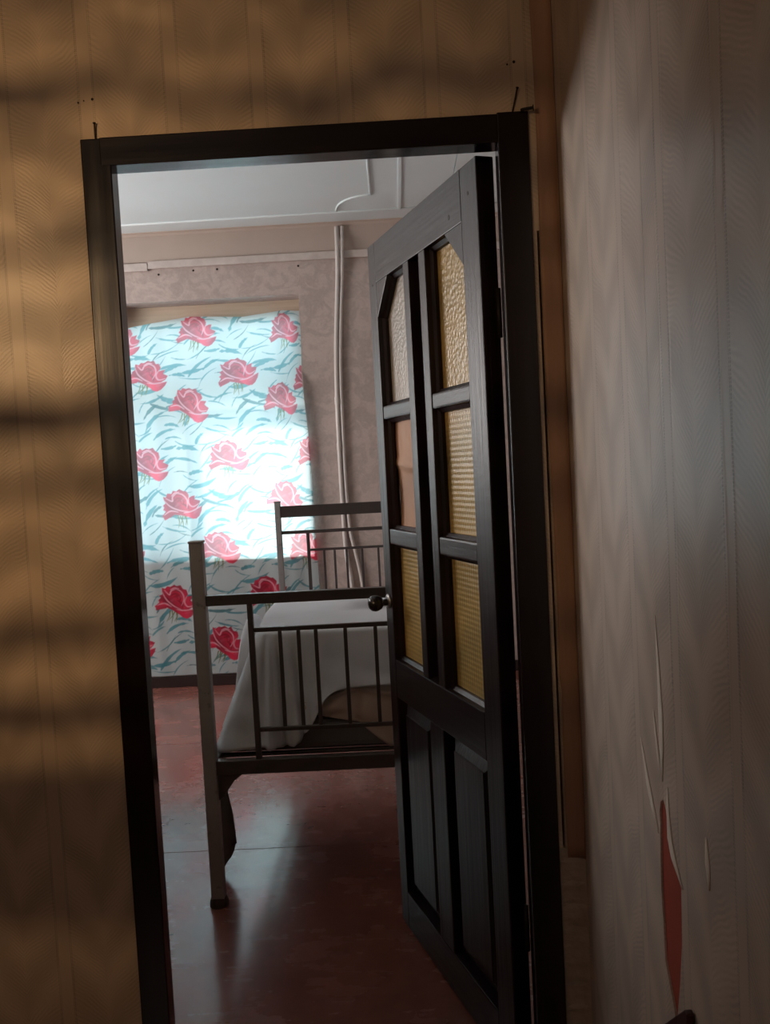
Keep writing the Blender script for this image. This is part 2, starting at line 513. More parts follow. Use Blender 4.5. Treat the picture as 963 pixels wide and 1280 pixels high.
# the same seam lines as raised paper joints
for (y, z0, z1, wob) in ((-0.617, 1.05, CEIL, .0035), (-0.655, 1.15, CEIL, .002), (-0.815, 1.0, CEIL, .0015), (-0.838, 1.0, CEIL, .0015)):
    P = []
    for z in np.linspace(z0, z1, 60):
        d = wob * (math.sin(z * 9) + 0.6 * math.sin(z * 23 + 1))
        P.append([(XR - 0.0001, y + d + 0.005, z), (XR - 0.0005, y + d, z), (XR - 0.0001, y + d - 0.004, z)])
    MB().grid(P).build('paper_seam', WP_RIGHT, wr)

# loose stained paper bridging the corner, its left edge lifted off the wall
P = []
zs = np.linspace(0.545, CEIL, 90)
for z in zs:
    t0 = min(1.0, max(0.0, (1.80 - z) / 0.10))
    x0 = 0.2985 + 0.0025 * math.sin(z * 7) + (0.004 if z < 0.9 else 0) - 0.004 * max(0, (z - 1.8))
    lift = 0.010 * t0 + 0.0012
    row = []
    for t in np.linspace(0, 1, 9):
        a = t * math.pi / 2
        px = x0 + (XR - 0.001 - x0) * math.sin(a) ** 1.0
        py = -lift - (0.024 - lift + 0.003 * math.sin(z * 11)) * (1 - math.cos(a)) - 0.0
        row.append((px, py, z))
    P.append(row)
o = MB().grid(P).build('trim_1', STAINED, None, smooth=True)
md = o.modifiers.new('thickness', 'SOLIDIFY'); md.thickness = 0.001
tag(o, 'brown stained paper loose in the corner right of the door frame', 'wallpaper', kind='structure')
# broken plaster below the loose paper
P = []
for k, z in enumerate(np.linspace(0, 0.56, 60)):
    e = 0.006 * math.sin(k * 1.9) * math.sin(k * 0.7) + random.uniform(-.0015, .0015)
    P.append([(FR + 0.001, -0.001, z), (0.305 + e * 0.4, -0.006 + e * 0.4, z), (0.320 + e, -0.010, z), (XR, -0.016, z)])
o = MB().grid(P).build('trim_2', PLASTER, None)
tag(o, 'broken pale plaster edge low in the corner beside the door frame', 'plaster', kind='structure')

o = box('wall_left', WP_RIGHT, None, NL - 0.1, NL, NB, 0, 0, CEIL)
tag(o, 'papered left wall of the near room outside the frame', 'wall', kind='structure')
o = box('wall_back', WP_FRONT, None, NL - 0.1, XR + 0.1, NB - 0.1, NB, 0, CEIL)
tag(o, 'papered back wall behind the viewer', 'wall', kind='structure')

# ------------------------------------------------------------------ floor and ceiling
fl = empty('floor'); tag(fl, 'red-brown painted floor of both rooms, worn and glossy', 'floor', kind='structure')
box('floor_sheet', FLOORM, fl, NL - 0.1, XR + 0.1, NB - 0.1, 0.045, -0.05, 0.0, 0.002)
box('floor_sheet', FLOORM, fl, FARL - 0.1, FARR + 0.1, 0.047, 1.3108, -0.05, 0.0, 0.002)
box('floor_sheet', FLOORM, fl, FARL - 0.1, FARR + 0.1, 1.3135, 2.56, -0.05, -0.0006, 0.002)
box('floor_sheet', FLOORM, fl, FARL - 0.1, FARR + 0.1, 2.562, D + 0.3, -0.05, 0.0, 0.002)

ce = empty('ceiling', (0, 0, CEIL)); tag(ce, 'pale painted ceiling with thin raised mouldings', 'ceiling', kind='structure')
box('ceiling_sheet', CEILM, ce, NL - 0.1, XR + 0.1, NB - 0.1, 0.045, 0, 0.06)
box('ceiling_sheet', CEILM, ce, FARL - 0.1, 0.3735, 0.046, D + 0.1, 0, 0.06)
box('ceiling_sheet', CEILM, ce, 0.3775, FARR + 0.1, 0.046, D + 0.1, 0, 0.06)
# mouldings: a framed field with a scooped corner, an edge batten and a joint batten
field = [(-0.072, 0.6, -0.003), (-0.072, 2.0, -0.003), (-0.076, 3.235, -0.003)]
MB().tube(field, 0.0065, 8).build('ceiling_moulding', CEILM, ce, smooth=True)
arc = [(-0.078 - 0.20 * (1 - math.cos(a)) * 1.05, 3.235 + 0.27 * math.sin(a) ** 1.0 - 0.0, -0.003) for a in np.linspace(0, math.pi / 2, 14)]
arc = [(-0.078, 3.235, -0.003)] + [(-0.078 - 0.21 * math.sin(a), 3.235 + 0.27 * (1 - math.cos(a)), -0.003) for a in np.linspace(0.08, math.pi / 2, 13)]
MB().tube(arc, 0.0065, 8).build('ceiling_moulding', CEILM, ce, smooth=True)
MB().tube([(-3.4, 3.56, -0.003), (-0.29, 3.53, -0.003), (1.3, 3.51, -0.003)], 0.007, 8).build('ceiling_moulding', CEILM, ce, smooth=True)
MB().box(0.079, 0.098, 0.3, 3.55, -0.007, 0.0).build('ceiling_batten', CEILM, ce, bevel=0.002)

# ------------------------------------------------------------------ far room walls
def wall_with_holes(y0, y1, x0, x1, z0, z1, holes):
    bm = MB(); x = x0
    for (a, c_, zb_, zt_) in sorted(holes):
        bm.box(x, a, y0, y1, z0, z1); bm.box(a, c_, y0, y1, z0, zb_); bm.box(a, c_, y0, y1, zt_, z1); x = c_
    bm.box(x, x1, y0, y1, z0, z1)
    return bm


TW = 0.36
wf = wall_with_holes(D, D + TW, FARL - 0.1, FARR + 0.1, 0, CEIL, [WIN2, WIN1]).build('wall_far', DAMASK)
tag(wf, 'far bedroom wall in mauve beige damask paper around the curtained window', 'wall', kind='structure')
# smooth paper border above the picture rail
box('wallpaper_border', BORDER, wf, FARL, FARR, D - 0.002, D + 0.001, 2.70, CEIL)
o = box('wall_side', DAMASK, None, FARL - 0.1, FARL, T, D, 0, CEIL)
tag(o, 'left bedroom wall hidden behind the door jamb', 'wall', kind='structure')
o = box('wall_end', DAMASK, None, FARR, FARR + 0.1, T, D, 0, CEIL)
tag(o, 'right bedroom wall hidden behind the open door', 'wall', kind='structure')
o = box('baseboard_far', BASEB, None, FARL, FARR, D - 0.022, D, 0, 0.068, 0.004)
tag(o, 'dark baseboard along the far wall under the curtain', 'baseboard', kind='structure')
# cornice
prof = [(0, 0), (-0.022, 0), (-0.021, -0.004), (-0.010, -0.008), (-0.006, -0.016), (-0.004, -0.022), (0, -0.022)]
o = MB().prism(prof, lambda p, q_, t: (t, D + p, CEIL + q_), FARL, FARR).build('trim_3', BORDER)
tag(o, 'narrow cornice where far wall meets the ceiling', 'cornice', kind='structure')
# picture rail of two gloss painted boards
pr = empty('picture_rail', (0, D, 2.655))
tag(pr, 'white gloss picture rail across the far wall above the window', 'rail')
box('rail_board', GLOSSW, pr, -1.50, FARR - 0.05, -0.020, -0.0005, 0.0, 0.046, 0.003)
box('rail_board', GLOSSW, pr, -3.3, -1.503, -0.022, -0.0005, -0.012, 0.036, 0.003)
for (hx, hz) in ((-1.44, -0.025), (-1.22, -0.012), (-1.07, -0.012), (-0.56, -0.02)):
    MB().lathe([(.005, 0), (.007, .0015), (.002, .003)], (hx, -0.0003, hz - 0.01), (0, -1, 0), 8).build('nail_head', IRON, pr)

# ------------------------------------------------------------------ windows
def window(name, wv, label, transom, mull):
    x0, x1, z0, z1 = wv
    r = empty(name, (0, D + 0.17, 0)); tag(r, label, 'window', kind='structure')
    hd = 0.122
    MB().box(x0, x1, 0.0, 0.06, z1 - hd, z1).build('window_head', WINWOOD, r, 0.003)
    MB().box(x0, x1, 0.0, 0.06, z0, z0 + 0.06).build('window_bottom_rail', WINWOOD, r, 0.003)
    MB().box(x0, x0 + 0.055, 0.0, 0.06, z0 + 0.06, z1 - hd).build('window_stile', WINWOOD, r, 0.003)
    MB().box(x1 - 0.055, x1, 0.0, 0.06, z0 + 0.06, z1 - hd).build('window_stile', WINWOOD, r, 0.003)
    MB().box(x0 + 0.055, x1 - 0.055, 0.002, 0.058, transom - 0.035, transom + 0.035).build('window_transom', WINWOOD, r, 0.003)
    MB().box(mull - 0.035, mull + 0.035, 0.002, 0.058, z0 + 0.06, transom - 0.035).build('window_mullion', WINWOOD, r, 0.003)
    for (a, c_, e, g) in ((x0 + .05, mull - .03, z0 + .055, transom - .03), (mull + .03, x1 - .05, z0 + .055, transom - .03), (x0 + .05, x1 - .05, transom + .03, z1 - hd + .005)):
        MB().box(a, c_, 0.028, 0.032, e, g).build('pane', GLASS, r)
    MB().box(x0 + 0.001, x1 - 0.001, -0.168, 0.0, z0 + 0.0005, z0 + 0.022).build('sill_board', WINWOOD, r, 0.003)
    return r


window('window_1', WIN1, 'bedroom window behind the rose print curtain, head board showing above it', 1.90, -1.34)
window('window_2', WIN2, 'second bedroom window left of the doorway view', 1.80, -2.7)
o = box('ground', OUTC, None, -14, 12, D + TW, 22, -0.6, -0.5)
tag(o, 'pale yard outside the bedroom windows', 'ground', kind='structure')
o = box('shade_overhang', OUTC, None, -1.95, 3, D + TW, D + TW + 0.50, 2.56, 2.66)  # added out of view to keep sky light off the curtain top
tag(o, 'added unseen eave that shades the top of the curtain', 'eave', kind='structure')

o = box('shade_wall_outside', OUTC, None, -2.12, -1.95, D + TW, D + TW + 2.2, -0.5, 5.0)  # added out of view to shade the curtain's left part
tag(o, 'added unseen wing wall that shades the left part of the curtain', 'wall', kind='structure')

# ------------------------------------------------------------------ rose print curtain
CX0, CX1, CZ0, CZ1 = -1.78, -0.50, 0.078, 2.385
RES = 0.002
nx, nz = int((CX1 - CX0) / RES), int((CZ1 - CZ0) / RES)
img = np.empty((nz, nx, 3), np.float32)
img[:] = (0.57, 0.66, 0.68)
gx = CX0 + (np.arange(nx) + 0.5) * RES
gz = CZ0 + (np.arange(nz) + 0.5) * RES


def window_idx(xa, xb, za, zb):
    return (max(0, int((xa - CX0) / RES)), min(nx, int((xb - CX0) / RES) + 1), max(0, int((za - CZ0) / RES)), min(nz, int((zb - CZ0) / RES) + 1))


def stroke(pts, wd, col, alpha=1.0):
    pts = np.asarray(pts, float); mx = max(wd) + 0.004
    i0, i1, j0, j1 = window_idx(pts[:, 0].min() - mx, pts[:, 0].max() + mx, pts[:, 1].min() - mx, pts[:, 1].max() + mx)
    if i1 <= i0 or j1 <= j0: return
    X, Z = np.meshgrid(gx[i0:i1], gz[j0:j1])
    cov = np.zeros_like(X)
    for k in range(len(pts) - 1):
        a, b_ = pts[k], pts[k + 1]; d = b_ - a; L2 = d @ d + 1e-12
        t = np.clip(((X - a[0]) * d[0] + (Z - a[1]) * d[1]) / L2, 0, 1)
        dist = np.hypot(X - a[0] - t * d[0], Z - a[1] - t * d[1])
        wv_ = wd[k] + (wd[k + 1] - wd[k]) * t
        cov = np.maximum(cov, np.clip((wv_ - dist) / 0.0015 + 0.5, 0, 1) * (wv_ > 0.0004))
    cov = (cov * alpha)[..., None]
    img[j0:j1, i0:i1] = img[j0:j1, i0:i1] * (1 - cov) + np.asarray(col, np.float32) * cov


def fillpoly(pts, col, shade=None, alpha=1.0):
    pts = np.asarray(pts, float)
    i0, i1, j0, j1 = window_idx(pts[:, 0].min(), pts[:, 0].max(), pts[:, 1].min(), pts[:, 1].max())
    if i1 <= i0 or j1 <= j0: return
    X, Z = np.meshgrid(gx[i0:i1], gz[j0:j1])
    ins = np.zeros(X.shape, bool); n = len(pts)
    for k in range(n):
        x1_, z1_ = pts[k]; x2_, z2_ = pts[(k + 1) % n]
        c_ = ((z1_ > Z) != (z2_ > Z)) & (X < (x2_ - x1_) * (Z - z1_) / (z2_ - z1_ + 1e-12) + x1_)
        ins ^= c_
    cov = (ins * alpha)[..., None].astype(np.float32)
    cc = np.broadcast_to(np.asarray(col, np.float32), X.shape + (3,)).copy()
    if shade is not None:
        cc *= np.clip(shade(X, Z), 0, 3)[..., None]
    img[j0:j1, i0:i1] = img[j0:j1, i0:i1] * (1 - cov) + cc * cov


def smooth_curve(pts, n=18):
    pts = np.asarray(pts, float); t = np.linspace(0, len(pts) - 1, n)
    out = []
    for q_ in t:
        i = min(int(q_), len(pts) - 2); f_ = q_ - i
        p0, p1, p2, p3 = pts[max(i - 1, 0)], pts[i], pts[i + 1], pts[min(i + 2, len(pts) - 1)]
        out.append(0.5 * (2 * p1 + (p2 - p0) * f_ + (2 * p0 - 5 * p1 + 4 * p2 - p3) * f_ ** 2 + (3 * p1 - p0 - 3 * p2 + p3) * f_ ** 3))
    return np.array(out)


TEAL = (0.06, 0.29, 0.35)
TEAL_D = (0.05, 0.19, 0.22)
# tapered tiger strokes repeated with the fabric's repeat
motif = []
r2 = np.random.default_rng(11)
PX, PZ = 0.585, 0.62
for k in range(56):
    u_, v_ = (k % 7 + r2.uniform(0, 1)) / 7 * PX, (k // 7 + r2.uniform(0, 1)) / 8 * PZ
    th = 0.28 + 0.62 * math.sin(2 * math.pi * (2 * u_ / PX + 0.5 * v_ / PZ) + 1.0) + r2.uniform(-.12, .12)
    L_ = r2.uniform(0.09, 0.21); bend = r2.choice([-1.0, -0.7, 0.5, 0.9]); wid = r2.choice([0.003, 0.004, 0.006, 0.010, 0.013])
    pts = []
    a = th - bend / 2; p_ = np.array([u_, v_])
    for s_ in range(10):
        pts.append(p_.copy()); p_ = p_ + L_ / 9 * np.array([math.cos(a), math.sin(a)]); a += bend / 9
    pts = np.array(pts) - np.array([math.cos(th), math.sin(th)]) * L_ / 2
    ws = [wid * (math.sin(math.pi * min(1, (s_ + 0.3) / 9.3) ** r2.choice([0.6, 1.0, 1.6]))) + 0.0006 for s_ in range(10)]
    motif.append((pts, ws, TEAL if r2.random() < 0.75 else TEAL_D))
for ix in range(-1, 4):
    for iz in range(-1, 5):
        off = np.array([CX0 + ix * PX + (0.29 if iz % 2 else 0), CZ0 + iz * PZ])
        for pts, ws, col in motif:
            stroke(pts + off, ws, col, 0.9)

RED, DRED, PINK = (0.64, 0.022, 0.075), (0.30, 0.006, 0.022), (0.85, 0.42, 0.50)


def rose(cx, cz, s=0.128, rot=0.0, seed=0):
    q_ = np.random.default_rng(seed)
    cr, sr = math.cos(rot), math.sin(rot)
    def Tm(p):
        p = np.asarray(p, float)
        return np.stack([cx + s * (p[..., 0] * cr - p[..., 1] * sr), cz + s * (p[..., 0] * sr + p[..., 1] * cr)], -1)
    # sepals and stem under the bloom
    for (a, b_) in (((-.25, -.5), (-.38, -1.02)), ((-.15, -.5), (-.14, -1.1)), ((-.02, -.5), (-.30, -.95)), ((.05, -.5), (.08, -1.0)), ((.12, -.5), (.0, -.98))):
        stroke(Tm([a, ((a[0] + b_[0]) / 2 + .05, (a[1] + b_[1]) / 2), b_]), [.004, .003, .0012], (0.16, 0.20, 0.05))
    sh = lambda X, Z: 0.85 + 0.35 * np.sin((X - cx) / s * 4.0 + 1.2 * (Z - cz) / s) * np.cos((Z - cz) / s * 3.1)
    bloom = [(-.95, -.42), (-1.0, -.30), (-.80, -.10), (-.88, .02), (-.78, .10), (-.82, .22), (-.68, .30), (-.75, .62), (-.58, .56), (-.48, .72), (-.32, .68), (-.18, .80), (0, .74), (.15, .80), (.30, .66), (.45, .62), (.55, .42), (.50, .26), (.66, .30), (.78, .34), (.72, .12), (.98, .02), (.90, -.18), (.70, -.30), (.45, -.52), (.2, -.62), (-.05, -.50), (-.4, -.36), (-.6, -.30), (-.78, -.40)]
    bloom = [(x + q_.uniform(-.03, .03), y + q_.uniform(-.03, .03)) for x, y in bloom]
    fillpoly(Tm(bloom), RED, sh)
    lower = [(.02, -.36), (.25, -.42), (.50, -.38), (.75, -.30), (1.02, -.28), (.95, -.48), (.78, -.70), (.60, -.80), (.40, -.76), (.20, -.60)]
    fillpoly(Tm(lower), RED, lambda X, Z: 1.05 + 0.3 * np.sin((X - cx) / s * 5))
    left = [(-.72, -.05), (-.98, -.28), (-.94, -.52), (-.70, -.45), (-.45, -.38), (-.35, -.2)]
    fillpoly(Tm(left), RED, lambda X, Z: 0.95 + 0.25 * np.cos((Z - cz) / s * 7))
    # folds of the heart
    for pts in ([(-.40, .45), (-.15, .60), (.15, .52), (.30, .30)], [(-.30, .25), (-.05, .38), (.2, .22), (.15, .0)], [(-.55, .1), (-.35, -.1), (-.05, -.2)], [(.05, .1), (.3, -.1), (.35, -.3)], [(-.12, .22), (.02, .26), (.08, .14)]):
        c_ = smooth_curve(Tm(pts)); stroke(c_, [.006 * math.sin(math.pi * (k + .5) / len(c_)) + .001 for k in range(len(c_))], DRED, 0.75)
    # pale petal rims
    for pts in ([(-.72, .42), (-.48, .05), (-.10, -.22), (.35, -.40)], [(-.62, .52), (-.35, .30), (-.28, .50), (-.05, .62)], [(-.05, .62), (.22, .50), (.38, .18), (.28, -.18)], [(.05, -.38), (.45, -.40), (.98, -.27)], [(-.32, .55), (-.12, .66), (.1, .64)], [(.50, .30), (.42, .02), (.58, -.2), (.9, -.12)], [(-.9, -.26), (-.55, -.14), (-.2, -.28)]):
        c_ = smooth_curve(Tm(pts)); stroke(c_, [.0032 * math.sin(math.pi * (k + .6) / (len(c_) + .2)) + .0012 for k in range(len(c_))], PINK, 0.85)
    for (px_, pz_, rr) in ((.18, .22, .11), (.6, -.52, .10), (-.2, .02, .08)):
        for k in range(5):
            a = k * 0.5
            stroke(Tm([(px_ - rr + .04 * k, pz_ + .03 * k), (px_ + rr * .3 + .04 * k, pz_ - .05 + .03 * k)]), [.0022, .0008], (0.75, 0.20, 0.28), 0.35)


ROSES = [(-1.253, 2.285), (-0.657, 2.262), (-1.555, 2.016), (-0.985, 1.994), (-1.291, 1.801), (-0.695, 1.804), (-1.069, 1.462), (-1.575, 1.439), (-1.388, 1.165), (-0.706, 1.18),
         (-1.157, 0.883), (-0.585, 0.865), (-1.459, 0.555), (-0.869, 0.587), (-1.160, 0.278), (-0.455, 1.92), (-0.475, 1.461), (-1.74, 2.29), (-1.77, 0.9), (-0.60, 0.30), (-1.74, 0.30)]
for k, (x, z) in enumerate(ROSES):
    rose(x, z, 0.130, (0.0, 0.12, -0.14, 0.2, -0.25)[k % 5], k)

step = 2
im2 = img[:nz // step * step, :nx // step * step].reshape(nz // step, step, nx // step, step, 3).mean((1, 3))
vz, vx = im2.shape[:2]
X = np.tile(CX0 + (np.arange(vx) + 0.5) * RES * step, (vz, 1))
Z = np.repeat((CZ0 + (np.arange(vz) + 0.5) * RES * step)[:, None], vx, 1)
sx = (X - CX0) / (CX1 - CX0)
sz = (Z - CZ0) / (CZ1 - CZ0)
edge_r = np.interp(Z, [0.0, 0.8, 1.5, 1.95, 2.34], [-0.520, -0.540, -0.5475, -0.5745, -0.5800])
Xc = CX0 + 0.02 + sx * 0 + (X - CX0) * ((edge_r - CX0 - 0.02) / (CX1 - CX0)) * 1.0
Xc = np.where(X > -0.75, -0.75 + (X + 0.75) * (edge_r + 0.75) / (CX1 + 0.75), X)
# hanging folds
Y = D - 0.030 - 0.005 * np.sin(X * 15 + 1.5 * np.sin(Z * 1.3)) * (0.4 + 0.6 * sz) - 0.0022 * np.sin(X * 47 + Z * 2.0) * (0.3 + 0.7 * np.sin(X * 3.1 + 0.4) ** 2) - 0.002 * np.sin(Z * 9 + X * 3)
inn = np.clip((Z - 1.84) / 0.46, 0, 1); inn = inn * inn * (3 - 2 * inn)
Y += 0.012 * np.exp(-((Z - 0.82) / 0.05) ** 2) * 0 - 0.006 * np.clip(Z - 0.80, 0, 0.05) / 0.05
Y = np.minimum(Y, D - 0.016) + inn * 0.145
low = Z < 0.10
# droop of the top edge: highest near the nails, sagging to the left
top_drop = np.interp(X, [-1.78, -1.60, -1.45, -1.30, -1.10, -0.95, -0.80, -0.66, -0.5], [0.075, 0.050, 0.030, 0.010, 0.022, 0.030, 0.016, 0.004, 0.012])
Zc = Z - top_drop * np.clip((Z - 1.2) / (CZ1 - 1.2), 0, 1) ** 2
co = np.stack([Xc, Y, Zc], -1).reshape(-1, 3).astype(np.float32)
idx = np.arange(vz * vx).reshape(vz, vx)
F = np.stack([idx[:-1, :-1], idx[:-1, 1:], idx[1:, 1:], idx[1:, :-1]], -1).reshape(-1, 4)
me = bpy.data.meshes.new('rose_curtain')
me.vertices.add(len(co)); me.vertices.foreach_set('co', co.ravel())
me.loops.add(F.size); me.loops.foreach_set('vertex_index', F.ravel().astype(np.int32))
me.polygons.add(len(F)); me.polygons.foreach_set('loop_start', np.arange(0, F.size, 4, dtype=np.int32))
me.update(calc_edges=True)
at_ = me.color_attributes.new('print', 'FLOAT_COLOR', 'POINT')
at_.data.foreach_set('color', np.concatenate([im2.reshape(-1, 3), np.ones((vz * vx, 1))], 1).astype(np.float32).ravel())
me.polygons.foreach_set('use_smooth', np.ones(len(F), bool))
me.materials.append(CURTAIN)
cu = bpy.data.objects.new('rose_curtain', me); COL.objects.link(cu)
tag(cu, 'white curtain printed with red roses and turquoise strokes over the far window', 'curtain')

P = []
for x in np.linspace(WIN2[0] - 0.05, WIN2[1] + 0.05, 60):
    P.append([(x, D - 0.025 - 0.007 * math.sin(x * 37), z) for z in np.linspace(0.3, 2.36, 8)])

o = MB().grid(P).build('plain_curtain', CURTAIN2, None, smooth=True)
tag(o, 'plain pale curtain over the second bedroom window outside the view', 'curtain')

# ------------------------------------------------------------------ conduits on the far wall
p1 = [(-0.307, D - 0.016, CEIL - 0.03), (-0.312, D - 0.016, 2.6), (-0.348, D - 0.016, 2.121), (-0.361, D - 0.016, 1.789), (-0.364, D - 0.016, 1.475), (-0.364, D - 0.016, 1.173), (-0.357, D - 0.016, 0.819), (-0.332, D - 0.016, 0.624), (-0.322, D - 0.016, 0.25), (-0.322, D - 0.016, 0.07)]
p1 = smooth_curve(p1, 60)
for k in range(len(p1)):                                   # step out over the rail
    p1[k, 1] -= 0.021 * math.exp(-((p1[k, 2] - 2.678) / 0.10) ** 4)
c1 = MB().tube(p1, 0.0135, 12).build('conduit_pipe', PIPEM, None, smooth=True)
for z in (1.79, 1.47):
    k = int(np.argmin(abs(p1[:, 2] - z)))
    MB().tube([p1[k] - np.array([0, 0, .022]), p1[k] + np.array([0, 0, .022])], 0.0165, 12).build('pipe_collar', PIPEM, c1)
tag(c1, 'left white pipe, with collars, bowed down the far wall right of the curtain', 'pipe', 'white pipes on the far wall')
p2 = [(-0.272, D - 0.013, CEIL - 0.03), (-0.283, D - 0.013, 2.6), (-0.316, D - 0.013, 2.2), (-0.331, D - 0.013, 1.9), (-0.3355, D - 0.013, 1.5), (-0.335, D - 0.013, 1.2), (-0.324, D - 0.013, 0.95), (-0.300, D - 0.014, 0.819), (-0.268, D - 0.014, 0.63), (-0.24, D - 0.014, 0.3), (-0.235, D - 0.014, 0.07)]
p2 = smooth_curve(p2, 60)
for k in range(len(p2)):
    p2[k, 1] -= 0.021 * math.exp(-((p2[k, 2] - 2.678) / 0.10) ** 4)
c2 = MB().tube(p2, 0.0115, 12).build('conduit_pipe', PIPEM, None, smooth=True)
tag(c2, 'right, thinner white pipe running down the far wall beside the collared one', 'pipe', 'white pipes on the far wall')

# ------------------------------------------------------------------ door frame
fr = empty('trim_4'); tag(fr, 'dark wooden door frame around the open doorway', 'door frame', kind='structure')
Y0 = -0.007
lj = [(FL, Y0), (-0.527, Y0), (-0.5325, 0.05), (-0.556, 0.05), (-0.556, T), (FL, T)]
MB().prism(lj, lambda p, q_, t: (p, q_, t), 0.0, FT).build('jamb', FRAME_V, fr, 0.0025)
rj = [(FR, Y0), (0.2245, Y0), (0.2255, 0.05), (0.247, 0.05), (0.247, T), (FR, T)]
MB().prism(rj, lambda p, q_, t: (p, q_, t), 0.0, FT + 0.004).build('jamb', FRAME_V, fr, 0.0025)
hd = [(Y0 - 0.001, FT + 0.001), (Y0 - 0.001, 1.960), (0.05, 1.962), (0.05, 1.985), (T, 1.985), (T, FT + 0.001)]
MB().prism(hd, lambda p, q_, t: (t, p, q_), -0.548, 0.226).build('head_jamb', FRAME_H, fr, 0.0025)

# ------------------------------------------------------------------ door leaf
ANG = math.pi - 1.2322
HX, HY = 0.1885, 0.0755
leaf = empty('door_1', (HX, HY, 0), ANG)          # local x along the leaf, local y towards the viewer
tag(leaf, 'dark wooden door leaf with amber panes standing open into the bedroom', 'door', kind='structure')
TH = 0.040
LW, LB, LT = 0.735, 0.012, 1.967


def lbox(name, x0, x1, z0, z1, y0=-TH, y1=0.0, mat=WOOD_V, bev=0.003, parent=leaf):
    return MB().box(x0, x1, y0, y1, z0, z1).build(name, mat, parent, bev)


lbox('hinge_stile', 0, 0.083, LB, LT)
lbox('lock_stile', 0.675, LW, LB, LT)
lbox('top_rail', 0.083, 0.675, 1.857, LT, mat=WOOD_H, bev=0.002)
lbox('middle_rail', 0.083, 0.675, 0.690, 0.800, mat=WOOD_H)
lbox('bottom_rail', 0.083, 0.675, LB, 0.120, mat=WOOD_H)
lbox('centre_bar', 0.304, 0.346, 0.80, 1.857)
lbox('centre_bar', 0.416, 0.456, 0.80, 1.857)
lbox('groove_board', 0.346, 0.416, 0.80, 1.857, -TH + 0.004, -0.026, bev=0)
MB().prism([(-0.026, 0.80), (-0.001, 0.80), (-0.026, 0.806)], lambda p, q_, t: (t, p, q_), 0.346, 0.416).build('groove_ledge', WOOD_H, leaf)
for (za, zb_) in ((1.478, 1.515), (1.128, 1.172)):
    lbox('cross_bar', 0.083, 0.304, za, zb_, -TH, -0.002, WOOD_H, 0.005)
    lbox('cross_bar', 0.456, 0.675, za, zb_, -TH, -0.002, WOOD_H, 0.005)
tri = lambda pts: MB().prism(pts, lambda p, q_, t: (p, t, q_), -TH, -0.0005)
tri([(0.083, 1.857), (0.180, 1.857), (0.083, 1.765)]).build('corner_block', WOOD_V, leaf, 0.002)
tri([(0.675, 1.857), (0.675, 1.760), (0.581, 1.857)]).build('corner_block', WOOD_V, leaf, 0.002)
lbox('lower_muntin', 0.332, 0.425, 0.120, 0.690)
for (x0, x1) in ((0.083, 0.332), (0.425, 0.675)):
    z0, z1, y0, y1, e = 0.120, 0.690, -0.030, -0.008, 0.040
    bm = MB()
    rings = [[(x0, y0, z0), (x1, y0, z0), (x1, y0, z1), (x0, y0, z1)],
             [(x0 + .008, y0 + .002, z0 + .008), (x1 - .008, y0 + .002, z0 + .008), (x1 - .008, y0 + .002, z1 - .008), (x0 + .008, y0 + .002, z1 - .008)],
             [(x0 + e, y1 - .004, z0 + e), (x1 - e, y1 - .004, z0 + e), (x1 - e, y1 - .004, z1 - e), (x0 + e, y1 - .004, z1 - e)],
             [(x0 + e + .002, y1, z0 + e + .002), (x1 - e - .002, y1, z0 + e + .002), (x1 - e - .002, y1, z1 - e - .002), (x0 + e + .002, y1, z1 - e - .002)]]
    vs = [[bm.b.verts.new(p_) for p_ in rg] for rg in rings]
    for k in range(3):
        for i in range(4):
            bm.b.faces.new((vs[k][i], vs[k][(i + 1) % 4], vs[k + 1][(i + 1) % 4], vs[k + 1][i]))
    bm.b.faces.new(vs[-1])
    bm.box(x0, x1, -TH + 0.003, y0 - 0.0001, z0, z1)
    bm.build('raised_panel', WOOD_V, leaf)

